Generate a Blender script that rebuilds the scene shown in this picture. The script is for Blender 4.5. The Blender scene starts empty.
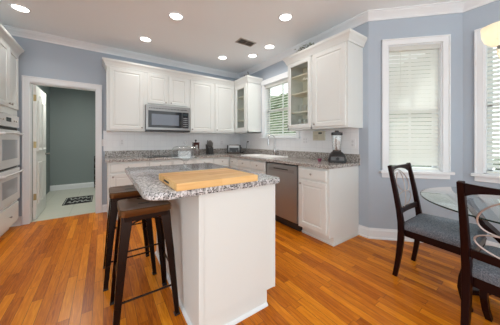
import bpy, bmesh, math, random
from mathutils import Matrix, Vector
random.seed(7)
PI = math.pi
SC = bpy.context.scene
COL = SC.collection

# ---------------------------------------------------------------- camera, world, light, exposure
cam_d = bpy.data.cameras.new('camera')
cam = bpy.data.objects.new('camera', cam_d)
COL.objects.link(cam)
cam.location = (0, 0, 1.185)
cam.rotation_euler = (PI / 2, 0, -0.6034)
cam_d.sensor_width = 36
cam_d.lens = 36 * 212.77 / 500
cam_d.shift_y = -21.6 / 500
cam_d.clip_start = 0.02
SC.camera = cam

SC.view_settings.view_transform = 'Standard'
SC.view_settings.look = 'None'
SC.view_settings.gamma = 1
SC.view_settings.use_curve_mapping = False
SC.view_settings.exposure = 0.14
SC.cycles.max_bounces = 10
SC.cycles.diffuse_bounces = 6
SC.cycles.transparent_max_bounces = 16
SC.cycles.sample_clamp_indirect = 6
SC.cycles.use_denoising = True

w = bpy.data.worlds.new('sky')
SC.world = w
w.use_nodes = True
wb = w.node_tree.nodes['Background']
wb.inputs[0].default_value = (0.93, 0.985, 1.0, 1)
wb.inputs[1].default_value = 2.1
sd = bpy.data.lights.new('sun', 'SUN'); sd.energy = 5.0; sd.angle = 0.15; sd.color = (1, .98, .94)
so = bpy.data.objects.new('sun', sd); COL.objects.link(so)
so.rotation_euler = Vector((0.8, 0.9, 1.4)).to_track_quat('Z', 'Y').to_euler()
LAMP_W = 2.3
HALL_FILL_W = 20.0

# ---------------------------------------------------------------- materials
MATS = {}
def mat(name, col, rough=0.5, metal=0.0, spec=0.5, coat=0.0, emit=0, bump=0.0, bscale=200, trans=0.0):
    if name in MATS: return MATS[name]
    m = bpy.data.materials.new(name); m.use_nodes = True
    nt = m.node_tree; b = nt.nodes['Principled BSDF']
    b.inputs['Base Color'].default_value = (*col, 1)
    b.inputs['Roughness'].default_value = rough
    b.inputs['Metallic'].default_value = metal
    b.inputs['Specular IOR Level'].default_value = spec
    b.inputs['Coat Weight'].default_value = coat
    if emit:
        b.inputs['Emission Color'].default_value = (*col, 1)
        b.inputs['Emission Strength'].default_value = emit
    tc = nt.nodes.new('ShaderNodeTexCoord')
    no = nt.nodes.new('ShaderNodeTexNoise')
    no.inputs['Scale'].default_value = bscale
    nt.links.new(tc.outputs['Object'], no.inputs['Vector'])
    if bump:
        bp = nt.nodes.new('ShaderNodeBump'); bp.inputs['Strength'].default_value = bump
        bp.inputs['Distance'].default_value = 0.002
        nt.links.new(no.outputs['Fac'], bp.inputs['Height'])
        nt.links.new(bp.outputs['Normal'], b.inputs['Normal'])
    else:
        mr = nt.nodes.new('ShaderNodeMapRange')
        no.inputs['Scale'].default_value = 3
        mr.inputs['To Min'].default_value = max(0.02, rough - 0.03); mr.inputs['To Max'].default_value = rough + 0.03
        nt.links.new(no.outputs['Fac'], mr.inputs['Value'])
        nt.links.new(mr.outputs['Result'], b.inputs['Roughness'])
    MATS[name] = m
    return m

def N(nt, t, **kw):
    n = nt.nodes.new('ShaderNode' + t)
    for k, v in kw.items():
        if k in n.inputs: n.inputs[k].default_value = v
        else: setattr(n, k, v)
    return n

def ramp(nt, stops, interp='LINEAR'):
    r = nt.nodes.new('ShaderNodeValToRGB'); e = r.color_ramp.elements
    r.color_ramp.interpolation = interp
    while len(e) < len(stops): e.new(0.5)
    for i, (p, c) in enumerate(stops):
        e[i].position = p; e[i].color = (*c, 1)
    return r

def wood_floor():
    m = bpy.data.materials.new('oak_floor'); m.use_nodes = True
    nt = m.node_tree; L = nt.links.new; b = nt.nodes['Principled BSDF']
    tc = N(nt, 'TexCoord'); mp = N(nt, 'Mapping'); mp.inputs['Rotation'].default_value = (0, 0, PI / 2)
    L(tc.outputs['Object'], mp.inputs['Vector'])
    br = N(nt, 'TexBrick'); br.offset = 0.37; br.offset_frequency = 2; br.squash = 1.4; br.squash_frequency = 3
    br.inputs['Color1'].default_value = (0, 0, 0, 1); br.inputs['Color2'].default_value = (1, 1, 1, 1)
    br.inputs['Mortar'].default_value = (0.5, 0.5, 0.5, 1)
    br.inputs['Scale'].default_value = 1; br.inputs['Mortar Size'].default_value = 0.0012
    br.inputs['Mortar Smooth'].default_value = 0.2; br.inputs['Bias'].default_value = 0
    br.inputs['Brick Width'].default_value = 0.55; br.inputs['Row Height'].default_value = 0.062
    L(mp.outputs['Vector'], br.inputs['Vector'])
    # grain
    mp2 = N(nt, 'Mapping'); mp2.inputs['Scale'].default_value = (30, 2.4, 1)
    ad = N(nt, 'VectorMath', operation='ADD'); L(tc.outputs['Object'], ad.inputs[0])
    sc = N(nt, 'VectorMath', operation='SCALE'); sc.inputs['Scale'].default_value = 7
    L(br.outputs['Color'], sc.inputs[0]); L(sc.outputs['Vector'], ad.inputs[1]); L(ad.outputs['Vector'], mp2.inputs['Vector'])
    no = N(nt, 'TexNoise'); no.inputs['Scale'].default_value = 2.2; no.inputs['Detail'].default_value = 5; no.inputs['Distortion'].default_value = 1.3
    L(mp2.outputs['Vector'], no.inputs['Vector'])
    mx = N(nt, 'Math', operation='MULTIPLY_ADD'); L(br.outputs['Color'], mx.inputs[0]); mx.inputs[1].default_value = 0.40
    m2 = N(nt, 'Math', operation='MULTIPLY'); L(no.outputs['Fac'], m2.inputs[0]); m2.inputs[1].default_value = 0.66
    L(m2.outputs[0], mx.inputs[2])
    r = ramp(nt, [(0.2, (0.23, 0.046, 0.002)), (0.43, (0.50, 0.132, 0.005)), (0.7, (0.72, 0.235, 0.009)), (1, (0.92, 0.40, 0.03))])
    L(mx.outputs[0], r.inputs['Fac'])
    dk = N(nt, 'Mix', data_type='RGBA'); L(br.outputs['Fac'], dk.inputs['Factor']); L(r.outputs['Color'], dk.inputs['A'])
    dk.inputs['B'].default_value = (0.16, 0.05, 0.012, 1)
    L(dk.outputs['Result'], b.inputs['Base Color'])
    b.inputs['Roughness'].default_value = 0.3
    b.inputs['Specular IOR Level'].default_value = 0.2
    bp = N(nt, 'Bump'); bp.inputs['Strength'].default_value = 0.15; bp.inputs['Distance'].default_value = 0.002; bp.invert = True
    L(br.outputs['Fac'], bp.inputs['Height']); L(bp.outputs['Normal'], b.inputs['Normal'])
    return m

def granite(name, light, midc, dark, scale=1.0):
    m = bpy.data.materials.new(name); m.use_nodes = True
    nt = m.node_tree; L = nt.links.new; b = nt.nodes['Principled BSDF']
    tc = N(nt, 'TexCoord')
    n1 = N(nt, 'TexNoise'); n1.inputs['Scale'].default_value = 48 * scale; n1.inputs['Detail'].default_value = 2
    n2 = N(nt, 'TexNoise'); n2.inputs['Scale'].default_value = 95 * scale; n2.inputs['Detail'].default_value = 1
    n3 = N(nt, 'TexNoise'); n3.inputs['Scale'].default_value = 7 * scale
    for n in (n1, n2, n3): L(tc.outputs['Object'], n.inputs['Vector'])
    r1 = ramp(nt, [(0.42, midc), (0.56, light)]); L(n1.outputs['Fac'], r1.inputs['Fac'])
    r2 = ramp(nt, [(0.36, (1, 1, 1)), (0.44, (0, 0, 0))]); L(n2.outputs['Fac'], r2.inputs['Fac'])
    mx = N(nt, 'Mix', data_type='RGBA'); L(r2.outputs['Color'], mx.inputs['Factor']); L(r1.outputs['Color'], mx.inputs['A'])
    mx.inputs['B'].default_value = (*dark, 1)
    r3 = ramp(nt, [(0.3, (0.8, 0.8, 0.8)), (0.7, (1, 1, 1))]); L(n3.outputs['Fac'], r3.inputs['Fac'])
    ml = N(nt, 'Mix', data_type='RGBA', blend_type='MULTIPLY'); ml.inputs['Factor'].default_value = 1
    L(mx.outputs['Result'], ml.inputs['A']); L(r3.outputs['Color'], ml.inputs['B'])
    L(ml.outputs['Result'], b.inputs['Base Color'])
    b.inputs['Roughness'].default_value = 0.14
    return m

def tile(name, col, mortar, bw, rh, rough, msize=0.003, vertical=True):
    m = bpy.data.materials.new(name); m.use_nodes = True
    nt = m.node_tree; L = nt.links.new; b = nt.nodes['Principled BSDF']
    tc = N(nt, 'TexCoord')
    if vertical:
        sx = N(nt, 'SeparateXYZ'); L(tc.outputs['Object'], sx.inputs[0])
        ad = N(nt, 'Math', operation='ADD'); L(sx.outputs['X'], ad.inputs[0]); L(sx.outputs['Y'], ad.inputs[1])
        cb = N(nt, 'CombineXYZ'); L(ad.outputs[0], cb.inputs['X']); L(sx.outputs['Z'], cb.inputs['Y'])
        vec = cb.outputs[0]
    else: vec = tc.outputs['Object']
    br = N(nt, 'TexBrick'); br.offset = 0.0
    br.inputs['Color1'].default_value = (*col, 1); br.inputs['Color2'].default_value = (*[c * 0.97 for c in col], 1)
    br.inputs['Mortar'].default_value = (*mortar, 1); br.inputs['Scale'].default_value = 1
    br.inputs['Mortar Size'].default_value = msize; br.inputs['Brick Width'].default_value = bw; br.inputs['Row Height'].default_value = rh
    L(vec, br.inputs['Vector']); L(br.outputs['Color'], b.inputs['Base Color'])
    b.inputs['Roughness'].default_value = rough
    return m

def board_wood():
    m = bpy.data.materials.new('maple_board'); m.use_nodes = True
    nt = m.node_tree; L = nt.links.new; b = nt.nodes['Principled BSDF']
    tc = N(nt, 'TexCoord')
    br = N(nt, 'TexBrick'); br.offset = 0.4; br.inputs['Scale'].default_value = 1
    br.inputs['Color1'].default_value = (0, 0, 0, 1); br.inputs['Color2'].default_value = (1, 1, 1, 1)
    br.inputs['Mortar'].default_value = (0.3, 0.3, 0.3, 1); br.inputs['Mortar Size'].default_value = 0.0006
    br.inputs['Brick Width'].default_value = 0.42; br.inputs['Row Height'].default_value = 0.045
    L(tc.outputs['Object'], br.inputs['Vector'])
    mp = N(nt, 'Mapping'); mp.inputs['Scale'].default_value = (2, 30, 30); L(tc.outputs['Object'], mp.inputs['Vector'])
    no = N(nt, 'TexNoise'); no.inputs['Scale'].default_value = 2.0; no.inputs['Detail'].default_value = 4; L(mp.outputs[0], no.inputs['Vector'])
    ma = N(nt, 'Math', operation='MULTIPLY_ADD'); L(br.outputs['Color'], ma.inputs[0]); ma.inputs[1].default_value = 0.45; L(no.outputs['Fac'], ma.inputs[2])
    r = ramp(nt, [(0.3, (0.52, 0.25, 0.07)), (0.65, (0.74, 0.42, 0.14)), (1, (0.86, 0.56, 0.24))])
    L(ma.outputs[0], r.inputs['Fac']); L(r.outputs['Color'], b.inputs['Base Color'])
    b.inputs['Roughness'].default_value = 0.45
    return m

def glass(name, tint=(0.96, 0.98, 0.97), gloss=0.06, rough=0.02, ior=1.45):
    m = bpy.data.materials.new(name); m.use_nodes = True
    nt = m.node_tree; L = nt.links.new
    nt.nodes.remove(nt.nodes['Principled BSDF'])
    out = [n for n in nt.nodes if n.type == 'OUTPUT_MATERIAL'][0]
    tr = N(nt, 'BsdfTransparent'); tr.inputs['Color'].default_value = (*tint, 1)
    gl = N(nt, 'BsdfGlossy'); gl.inputs['Roughness'].default_value = rough
    fr = N(nt, 'Fresnel'); fr.inputs['IOR'].default_value = ior
    ad = N(nt, 'Math', operation='ADD'); L(fr.outputs[0], ad.inputs[0]); ad.inputs[1].default_value = gloss
    mx = N(nt, 'MixShader'); L(ad.outputs[0], mx.inputs[0]); L(tr.outputs[0], mx.inputs[1]); L(gl.outputs[0], mx.inputs[2])
    ge = N(nt, 'NewGeometry'); iv = N(nt, 'Math', operation='SUBTRACT'); iv.inputs[0].default_value = 1; L(ge.outputs['Backfacing'], iv.inputs[1])
    ml = N(nt, 'Math', operation='MULTIPLY'); L(ad.outputs[0], ml.inputs[0]); L(iv.outputs[0], ml.inputs[1]); L(ml.outputs[0], mx.inputs[0])
    L(mx.outputs[0], out.inputs['Surface'])
    return m

def translucent(name, col, fac=0.35):
    m = bpy.data.materials.new(name); m.use_nodes = True
    nt = m.node_tree; L = nt.links.new; b = nt.nodes['Principled BSDF']
    out = [n for n in nt.nodes if n.type == 'OUTPUT_MATERIAL'][0]
    b.inputs['Base Color'].default_value = (*col, 1); b.inputs['Roughness'].default_value = 0.45
    t = N(nt, 'BsdfTranslucent'); t.inputs['Color'].default_value = (*col, 1)
    mx = N(nt, 'MixShader'); mx.inputs[0].default_value = fac
    L(b.outputs[0], mx.inputs[1]); L(t.outputs[0], mx.inputs[2]); L(mx.outputs[0], out.inputs['Surface'])
    return m

def foliage(name, a, c):
    m = bpy.data.materials.new(name); m.use_nodes = True
    nt = m.node_tree; L = nt.links.new; b = nt.nodes['Principled BSDF']
    no = N(nt, 'TexNoise'); no.inputs['Scale'].default_value = 9; no.inputs['Detail'].default_value = 6
    tc = N(nt, 'TexCoord'); L(tc.outputs['Object'], no.inputs['Vector'])
    r = ramp(nt, [(0.35, a), (0.65, c)]); L(no.outputs['Fac'], r.inputs['Fac']); L(r.outputs['Color'], b.inputs['Base Color'])
    b.inputs['Roughness'].default_value = 0.7
    return m

WHITE = mat('cabinet_white', (0.765, 0.795, 0.785), 0.35)
TRIM = mat('trim_white', (0.81, 0.84, 0.87), 0.35)
WALL = mat('wall_blue_grey', (0.43, 0.495, 0.575), 0.7, bump=0.1, bscale=300)
CEIL = mat('ceiling_paint', (0.92, 0.97, 1.0), 0.9, bump=0.1, bscale=200)
HALL = mat('hall_green_grey', (0.24, 0.285, 0.285), 0.8, bump=0.1, bscale=300)
DOORW = mat('door_white', (0.80, 0.82, 0.80), 0.4)
OAK = wood_floor()
HTILE = tile('hall_tile', (0.60, 0.62, 0.54), (0.50, 0.52, 0.45), 0.45, 0.45, 0.3, 0.006, False)
BTILE = tile('backsplash_tile', (0.88, 0.89, 0.91), (0.79, 0.80, 0.83), 0.108, 0.108, 0.22, 0.0022)
GRAN = granite('granite_grey', (0.74, 0.74, 0.76), (0.36, 0.355, 0.36), (0.03, 0.03, 0.035), 1.35)
GRANW = granite('granite_warm', (0.62, 0.59, 0.56), (0.33, 0.30, 0.28), (0.07, 0.06, 0.055))
STEEL = mat('stainless_steel', (0.31, 0.31, 0.31), 0.33, metal=0.9)
STEELD = mat('dishwasher_steel', (0.37, 0.38, 0.385), 0.38, metal=0.85)
CHROME = mat('chrome', (0.58, 0.58, 0.60), 0.15, metal=1)
NICKEL = mat('brushed_nickel', (0.42, 0.40, 0.38), 0.35, metal=1)
BLACK = mat('black_plastic', (0.015, 0.015, 0.017), 0.3)
BLKGL = mat('black_glass', (0.012, 0.014, 0.018), 0.06)
BRONZE = mat('gunmetal_bronze', (0.025, 0.015, 0.012), 0.28, metal=0.9, spec=0.3)
SEATM = mat('brushed_brown_seat', (0.13, 0.060, 0.022), 0.28, metal=0.6, spec=0.3)
ESPR = mat('espresso_wood', (0.014, 0.0035, 0.003), 0.3, spec=0.12)
FABRIC = mat('grey_tweed', (0.145, 0.16, 0.19), 0.95, spec=0.1, bump=0.8, bscale=350)
_nt = FABRIC.node_tree; _n = [n for n in _nt.nodes if n.type == 'TEX_NOISE'][0]
_r = ramp(_nt, [(0.35, (0.085, 0.095, 0.115)), (0.65, (0.21, 0.23, 0.265))]); _nt.links.new(_n.outputs['Fac'], _r.inputs['Fac'])
_n.inputs['Scale'].default_value = 160; _nt.links.new(_r.outputs['Color'], _nt.nodes['Principled BSDF'].inputs['Base Color'])
WIRE = mat('satin_wire', (0.50, 0.44, 0.42), 0.35, metal=0.7)
BRASS = mat('brass', (0.42, 0.33, 0.17), 0.35, metal=1)
BOARD = board_wood()
OVENW = mat('appliance_white', (0.70, 0.72, 0.73), 0.2)
OVENG = mat('oven_glass', (0.40, 0.43, 0.47), 0.08)
PANE = glass('window_glass')
CABGL = glass('cabinet_glass', (0.93, 0.94, 0.93), 0.05)
CLEAR = glass('clear_glass', (0.97, 0.98, 0.98), 0.10, ior=1.6)
TABLEGL = glass('table_glass', (0.93, 0.98, 0.97), 0.20)
BLIND = translucent('blind_white', (0.90, 0.91, 0.89), 0.45)
SHADE = translucent('shade_glass', (0.92, 0.87, 0.78), 0.5)
LIGHTM = mat('lamp_diffuser', (1.0, 0.97, 0.90), 0.5, emit=6)
INSIDE = mat('cabinet_inside', (0.90, 0.87, 0.74), 0.5)
SINKW = mat('sink_white', (0.88, 0.88, 0.87), 0.12)
PLATEW = mat('switch_white', (0.82, 0.82, 0.84), 0.35)
BEIGE = mat('keypad_beige', (0.60, 0.57, 0.46), 0.4)
DRED = mat('dark_red_wood', (0.055, 0.014, 0.012), 0.25)
PINK = mat('pink_plastic', (0.25, 0.06, 0.11), 0.4)
RUGB = mat('rug_black', (0.018, 0.02, 0.022), 0.95)
RUGW = mat('rug_white', (0.45, 0.48, 0.45), 0.95)
LEAF = foliage('garland_green', (0.05, 0.08, 0.03), (0.30, 0.34, 0.20))
HEDGE = foliage('hedge_green', (0.05, 0.09, 0.04), (0.20, 0.27, 0.14))
GRASS = foliage('lawn_green', (0.10, 0.16, 0.06), (0.20, 0.28, 0.12))
EDGE = mat('green_glass_edge', (0.01, 0.035, 0.035), 0.1)
GAPSHADE = mat('dark_gap', (0.03, 0.028, 0.027), 0.6)  # dark strips standing in for shade inside slots, vent gaps and hand grip

# ---------------------------------------------------------------- mesh builder
class MB:
    def __init__(s): s.bm = bmesh.new(); s.smooth = False
    def box(s, x0, x1, y0, y1, z0, z1, bev=0.0, M=None):
        r = bmesh.ops.create_cube(s.bm, size=1)
        vs = r['verts']
        for v in vs:
            v.co = Vector((x0 + (v.co.x + .5) * (x1 - x0), y0 + (v.co.y + .5) * (y1 - y0), z0 + (v.co.z + .5) * (z1 - z0)))
        if bev:
            es = list({e for v in vs for e in v.link_edges})
            g = bmesh.ops.bevel(s.bm, geom=es, offset=bev, segments=2, affect='EDGES', profile=0.6)
            vs = [v for v in set(g['verts']) | {v for f in g['faces'] for v in f.verts}]
            vs = list({v for f in g['faces'] for v in f.verts} | {v for v in vs if v.is_valid})
        if M:
            bmesh.ops.transform(s.bm, matrix=M, verts=vs)
        return s
    def loft(s, rings, cap0=True, cap1=True, closed=True):
        R = [[s.bm.verts.new(p) for p in ring] for ring in rings]
        n = len(R[0])
        for a, b in zip(R, R[1:]):
            for i in range(n if closed else n - 1):
                j = (i + 1) % n
                try: s.bm.faces.new((a[i], a[j], b[j], b[i]))
                except ValueError: pass
        if cap0 and closed: s.bm.faces.new(list(reversed(R[0])))
        if cap1 and closed: s.bm.faces.new(R[-1])
        return s
    def lathe(s, prof, c=(0, 0, 0), seg=20, axis='z', cap=True):
        rings = []
        for r, h in prof:
            ring = []
            for i in range(seg):
                a = 2 * PI * i / seg; u, v = r * math.cos(a), r * math.sin(a)
                p = {'z': (u, v, h), 'y': (u, h, v), 'x': (h, u, v)}[axis]
                ring.append((p[0] + c[0], p[1] + c[1], p[2] + c[2]))
            rings.append(ring)
        s.loft(rings, cap, cap); s.smooth = True
        return s
    def tube(s, pts, r, seg=8, closed=False):
        P = [Vector(p) for p in pts]; n = len(P); rings = []
        rr = r if isinstance(r, (list, tuple)) else [r] * n
        up = None
        for i in range(n):
            a = P[(i - 1) % n] if (closed or i) else P[i]; b = P[(i + 1) % n] if (closed or i < n - 1) else P[i]
            t = (b - a).normalized()
            if up is None:
                up = Vector((0, 0, 1)) if abs(t.z) < 0.9 else Vector((1, 0, 0))
            x = t.cross(up).normalized(); up = x.cross(t).normalized()
            rings.append([P[i] + (x * math.cos(2 * PI * k / seg) + up * math.sin(2 * PI * k / seg)) * rr[i] for k in range(seg)])
        if closed: rings.append(rings[0])
        s.loft(rings, not closed, not closed); s.smooth = True
        if closed: bmesh.ops.remove_doubles(s.bm, verts=s.bm.verts, dist=1e-6)
        return s
    def bar(s, pts, wx, wy, ax=(1, 0, 0)):
        """rectangular section swept along pts; ax = direction of width wx"""
        P = [Vector(p) for p in pts]; n = len(P); rings = []
        X = Vector(ax)
        for i in range(n):
            a = P[max(i - 1, 0)]; b = P[min(i + 1, n - 1)]; t = (b - a).normalized()
            x = (X - t * X.dot(t)).normalized(); y = t.cross(x)
            hx = (wx[i] if isinstance(wx, (list, tuple)) else wx) / 2; hy = (wy[i] if isinstance(wy, (list, tuple)) else wy) / 2
            rings.append([P[i] + x * sx * hx + y * sy * hy for sx, sy in ((-1, -1), (1, -1), (1, 1), (-1, 1))])
        return s.loft(rings)
    def prism(s, poly, z0, z1, bev=0.0):
        a = [s.bm.verts.new((x, y, z0)) for x, y in poly]; b = [s.bm.verts.new((x, y, z1)) for x, y in poly]
        n = len(poly)
        s.bm.faces.new(list(reversed(a))); top = s.bm.faces.new(b)
        for i in range(n): s.bm.faces.new((a[i], a[(i + 1) % n], b[(i + 1) % n], b[i]))
        if bev:
            es = [e for e in s.bm.edges if (e.verts[0] in a and e.verts[1] in a) or (e.verts[0] in b and e.verts[1] in b)]
            bmesh.ops.bevel(s.bm, geom=es, offset=bev, segments=3, affect='EDGES', profile=0.5)
        return s
    def sweep(s, path, prof, side=1):
        """path: [(x,y)], prof: [(out, z)] closed polygon; out is to the left of travel * side"""
        n = len(path); rings = []
        for i in range(n):
            p = Vector(path[i])
            d0 = (p - Vector(path[i - 1])).normalized() if i else None
            d1 = (Vector(path[i + 1]) - p).normalized() if i < n - 1 else None
            d0 = d0 or d1; d1 = d1 or d0
            n0 = Vector((-d0.y, d0.x)) * side; n1 = Vector((-d1.y, d1.x)) * side
            m = (n0 + n1).normalized(); m = m / max(0.2, m.dot(n0))
            rings.append([(p.x + m.x * o, p.y + m.y * o, z) for o, z in prof])
        return s.loft(rings)
    def panel(s, x0, x1, z0, z1, y, loops, hole=False, M=None):
        """rings of a rectangle on the plane y, raised towards -y; loops: [(inset, height)]"""
        rings = []
        for i, h in loops:
            rings.append([(x0 + i, y - h, z0 + i), (x1 - i, y - h, z0 + i), (x1 - i, y - h, z1 - i), (x0 + i, y - h, z1 - i)])
        if hole: rings.append(rings[0]); return s.loft(rings, False, False)
        return s.loft(rings, True, True)
    def build(s, name, m, parent=None, label=None, bevel=0.0, **kw):
        bmesh.ops.recalc_face_normals(s.bm, faces=s.bm.faces)
        me = bpy.data.meshes.new(name); s.bm.to_mesh(me); s.bm.free()
        me.materials.append(m)
        if s.smooth or kw.get('smooth'):
            for p in me.polygons: p.use_smooth = True
            me.set_sharp_from_angle(angle=math.radians(40))
        o = bpy.data.objects.new(name, me); COL.objects.link(o)
        if parent: o.parent = parent
        if label: o['label'] = label
        if bevel:
            md = o.modifiers.new('edge', 'BEVEL'); md.width = bevel; md.segments = 2; md.limit_method = 'ANGLE'
        return o

def thing(name, label, cat, loc=(0, 0, 0), rz=0.0, group=None):
    o = bpy.data.objects.new(name, None); COL.objects.link(o); o.empty_display_size = 0.1
    o.location = loc; o.rotation_euler = (0, 0, rz); o['label'] = label; o['category'] = cat
    if group: o['group'] = group
    return o
def tag(o, label, cat, group=None):
    o['label'] = label; o['category'] = cat
    if group: o['group'] = group
    return o
def struct(o):
    o['kind'] = 'structure'; return o
def place(o, loc, rz=0.0):
    o.location = loc; o.rotation_euler = (0, 0, rz); return o
def dup(root, loc, rz, label, group=None):
    r = root.copy(); COL.objects.link(r); r.location = loc; r.rotation_euler = (0, 0, rz); r['label'] = label
    if group: r['group'] = group
    for ch in list(root.children):
        c = ch.copy(); COL.objects.link(c); c.parent = r
        for g in list(ch.children):
            d = g.copy(); COL.objects.link(d); d.parent = c
    return r

# ---------------------------------------------------------------- dimensions
YB, XR, H = 4.30, 2.67, 2.74
S2 = 0.5 ** 0.5
XB = XR + 0.70                # middle wall of the bay
RZR, RZL, RZA = -PI / 2, PI / 2, -PI / 4

# ---------------------------------------------------------------- structure
struct(MB().box(-3.2, 3.6, -2.3, 4.36, -0.1, 0).build('floor', OAK))
struct(MB().box(-2.2, 0.35, 4.36, 6.95, -0.1, 0.0).build('floor_hall', HTILE))
struct(MB().box(-3.2, 3.6, -2.3, 4.42, H, H + 0.1).build('ceiling', CEIL))
struct(MB().box(-1.2, 0.35, 4.42, 6.95, H - 0.2, H + 0.1).build('ceiling_hall', CEIL))
DX0, DX1, DH = -0.868, -0.095, 2.03
b = MB()
b.box(-1.62, DX0 - .012, YB, YB + .12, 0, H); b.box(DX1 + .005, XR + .12, YB, YB + .12, 0, H); b.box(DX0 - .012, DX1 + .005, YB, YB + .12, DH + .005, H)
struct(b.build('wall_back', WALL))
struct(MB().box(-1.74, -1.62, 1.4, YB + .12, 0, H).build('wall_left', WALL))
# right wall with sink window opening
WY0, WY1, WZ0, WZ1 = 2.50, 3.36, 1.26, 2.30
b = MB()
b.box(XR, XR + .12, 1.32, WY0, 0, H); b.box(XR, XR + .12, WY1, YB, 0, H)
b.box(XR, XR + .12, WY0, WY1, 0, WZ0); b.box(XR, XR + .12, WY0, WY1, WZ1, H)
struct(b.build('wall_right', WALL))
# bay side wall (local frame: x along wall, y into wall)
AL = 0.70 / S2
AX0, AX1, AZ0, AZ1 = 0.215, 0.785, 0.83, 2.33
def wall_open(L, x0, x1, z0, z1, ext0=0.0, ext1=0.0):
    b = MB()
    b.box(-ext0, x0, 0, .12, 0, H); b.box(x1, L + ext1, 0, .12, 0, H); b.box(x0, x1, 0, .12, 0, z0); b.box(x0, x1, 0, .12, z1, H)
    return b
struct(place(wall_open(AL, AX0, AX1, AZ0, AZ1, 0, .05).build('wall_bay_side', WALL), (XR, 1.32, 0), RZA))
BX0, BX1 = 0.165, 1.03
struct(place(wall_open(1.9, BX0, BX1, AZ0, AZ1, .0, .05).build('wall_bay_middle', WALL), (XB, .62, 0), RZR))
struct(place(MB().box(0, AL, 0, .12, 0, H).build('wall_bay_return', WALL), (XB, -1.28, 0), -PI * 0.75))
# hall walls
b = MB(); b.box(-1.1, 0.35, 6.83, 6.95, 0, H - .2)
struct(b.build('wall_hall_far', HALL))
b = MB(); b.box(-1.16, -1.04, 4.42, 6.83, 0, H - .2)
struct(b.build('wall_hall_left', HALL))
b = MB(); b.box(0.08, 0.2, 4.42, 6.83, 0, H - .2)
struct(b.build('wall_hall_right', HALL))

# crown moulding
cp = [(0, H - .095), (.012, H - .095), (.016, H - .075), (.035, H - .05), (.06, H - .028), (.068, H - .015), (.08, H - .012), (.08, H), (0, H)]
path = [(-1.62, YB), (XR, YB), (XR, 1.32), (XB, .62), (XB, -1.28), (XR, -1.98)]
struct(MB().sweep(path, cp, -1).build('trim_1', TRIM))
# baseboards
bp = [(0, 0), (.024, 0), (.024, .015), (.015, .022), (.015, .098), (.009, .110), (.006, .125), (0, .125)]
struct(MB().sweep([(XR, 1.437), (XR, 1.32), (XB, .62), (XB, -1.28), (XR, -1.98)], bp, -1).build('baseboard_right', TRIM))
b = MB(); b.sweep([(-1.62, YB), (DX0 - .08, YB)], bp, -1); b.sweep([(DX1 + .08, YB), (.05, YB)], bp, -1)
struct(b.build('baseboard_back', TRIM))
struct(MB().sweep([(-1.04, 6.83), (.08, 6.83)], bp, -1).build('baseboard_hall', TRIM))
# doorway casing with jamb
b = MB()
cz = .075
for x0, x1 in ((DX0 - cz, DX0), (DX1, DX1 + cz)):
    b.box(x0, x1, YB - .018, YB, 0, DH + cz, .003)
b.box(DX0 - cz - .004, DX1 + cz + .004, YB - .021, YB, DH, DH + cz + .004, .003)
for x0, x1 in ((DX0 - cz, DX0 - cz + .014), (DX1 + cz - .014, DX1 + cz)):
    b.box(x0, x1, YB - .028, YB, 0, DH + cz, .003)
b.box(DX0 - cz, DX1 + cz, YB - .029, YB, DH + cz - .012, DH + cz + .003, .003)
b.box(DX0 - .012, DX0, YB - .005, YB + .125, 0, DH); b.box(DX1 - .012, DX1 + .005, YB - .005, YB + .125, 0, DH)
b.box(DX0, DX1, YB - .005, YB + .125, DH - .012, DH + .005)
struct(b.build('trim_2', TRIM))

# ---------------------------------------------------------------- windows (local frame: x along wall, y into wall, front at 0)
def make_window(name, loc, rz, x0, x1, z0, z1, cw, header=0.0, stool=True):
    b = MB()
    b.box(x0 - cw, x0, -.018, 0, z0 - .0, z1 + (0 if header else cw), .003)
    b.box(x1, x1 + cw, -.018, 0, z0 - .0, z1 + (0 if header else cw), .003)
    if header: b.box(x0 - cw - .01, x1 + cw + .01, -.022, 0, z1, z1 + header, .003)
    else:
        b.box(x0 - cw, x1 + cw, -.0185, 0, z1, z1 + cw, .003)
        b.box(x0 - cw, x0 - cw + .014, -.028, 0, z0, z1 + cw, .003); b.box(x1 + cw - .014, x1 + cw, -.028, 0, z0, z1 + cw, .003)
        b.box(x0 - cw, x1 + cw, -.029, 0, z1 + cw - .014, z1 + cw, .003)
    # jamb liner
    b.box(x0 - .002, x0 + .012, 0, .12, z0, z1); b.box(x1 - .012, x1 + .002, 0, .12, z0, z1)
    b.box(x0, x1, 0, .12, z1 - .012, z1 + .002); b.box(x0, x1, 0, .12, z0 - .002, z0 + .012)
    root = struct(place(b.build(name, TRIM), loc, rz))
    s = MB()
    s.box(x0 - cw - .025, x1 + cw + .025, -.055, .0, z0 - .03, z0, .005)
    if stool: s.box(x0 - cw + .0, x1 + cw - .0, -.02, 0, z0 - .085, z0 - .03, .004)
    s.build('window_sill', TRIM, root)
    zm = (z0 + z1) / 2
    f = MB()
    for (a, c, y) in ((z0, zm + .02, .085), (zm - .02, z1, .103)):
        f.box(x0, x0 + .05, y, y + .016, a, c); f.box(x1 - .05, x1, y, y + .016, a, c)
        f.box(x0, x1, y, y + .016, a, a + .04); f.box(x0, x1, y, y + .016, c - .04, c)
    xm = (x0 + x1) / 2
    f.box(xm - .01, xm + .01, .09, .11, z0, z1)
    f.build('window_frame', TRIM, root)
    MB().box(x0 + .04, x1 - .04, .095, .098, z0 + .03, z1 - .03).build('window_pane', PANE, root)
    return root
make_window('window_1', (XR, YB, 0), RZR, YB - WY1, YB - WY0, WZ0, WZ1, .075, header=.10, stool=False)
make_window('window_2', (XR, 1.32, 0), RZA, AX0, AX1, AZ0, AZ1, .07)
make_window('window_3', (XB, .62, 0), RZR, BX0, BX1, AZ0, AZ1, .07)

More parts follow.
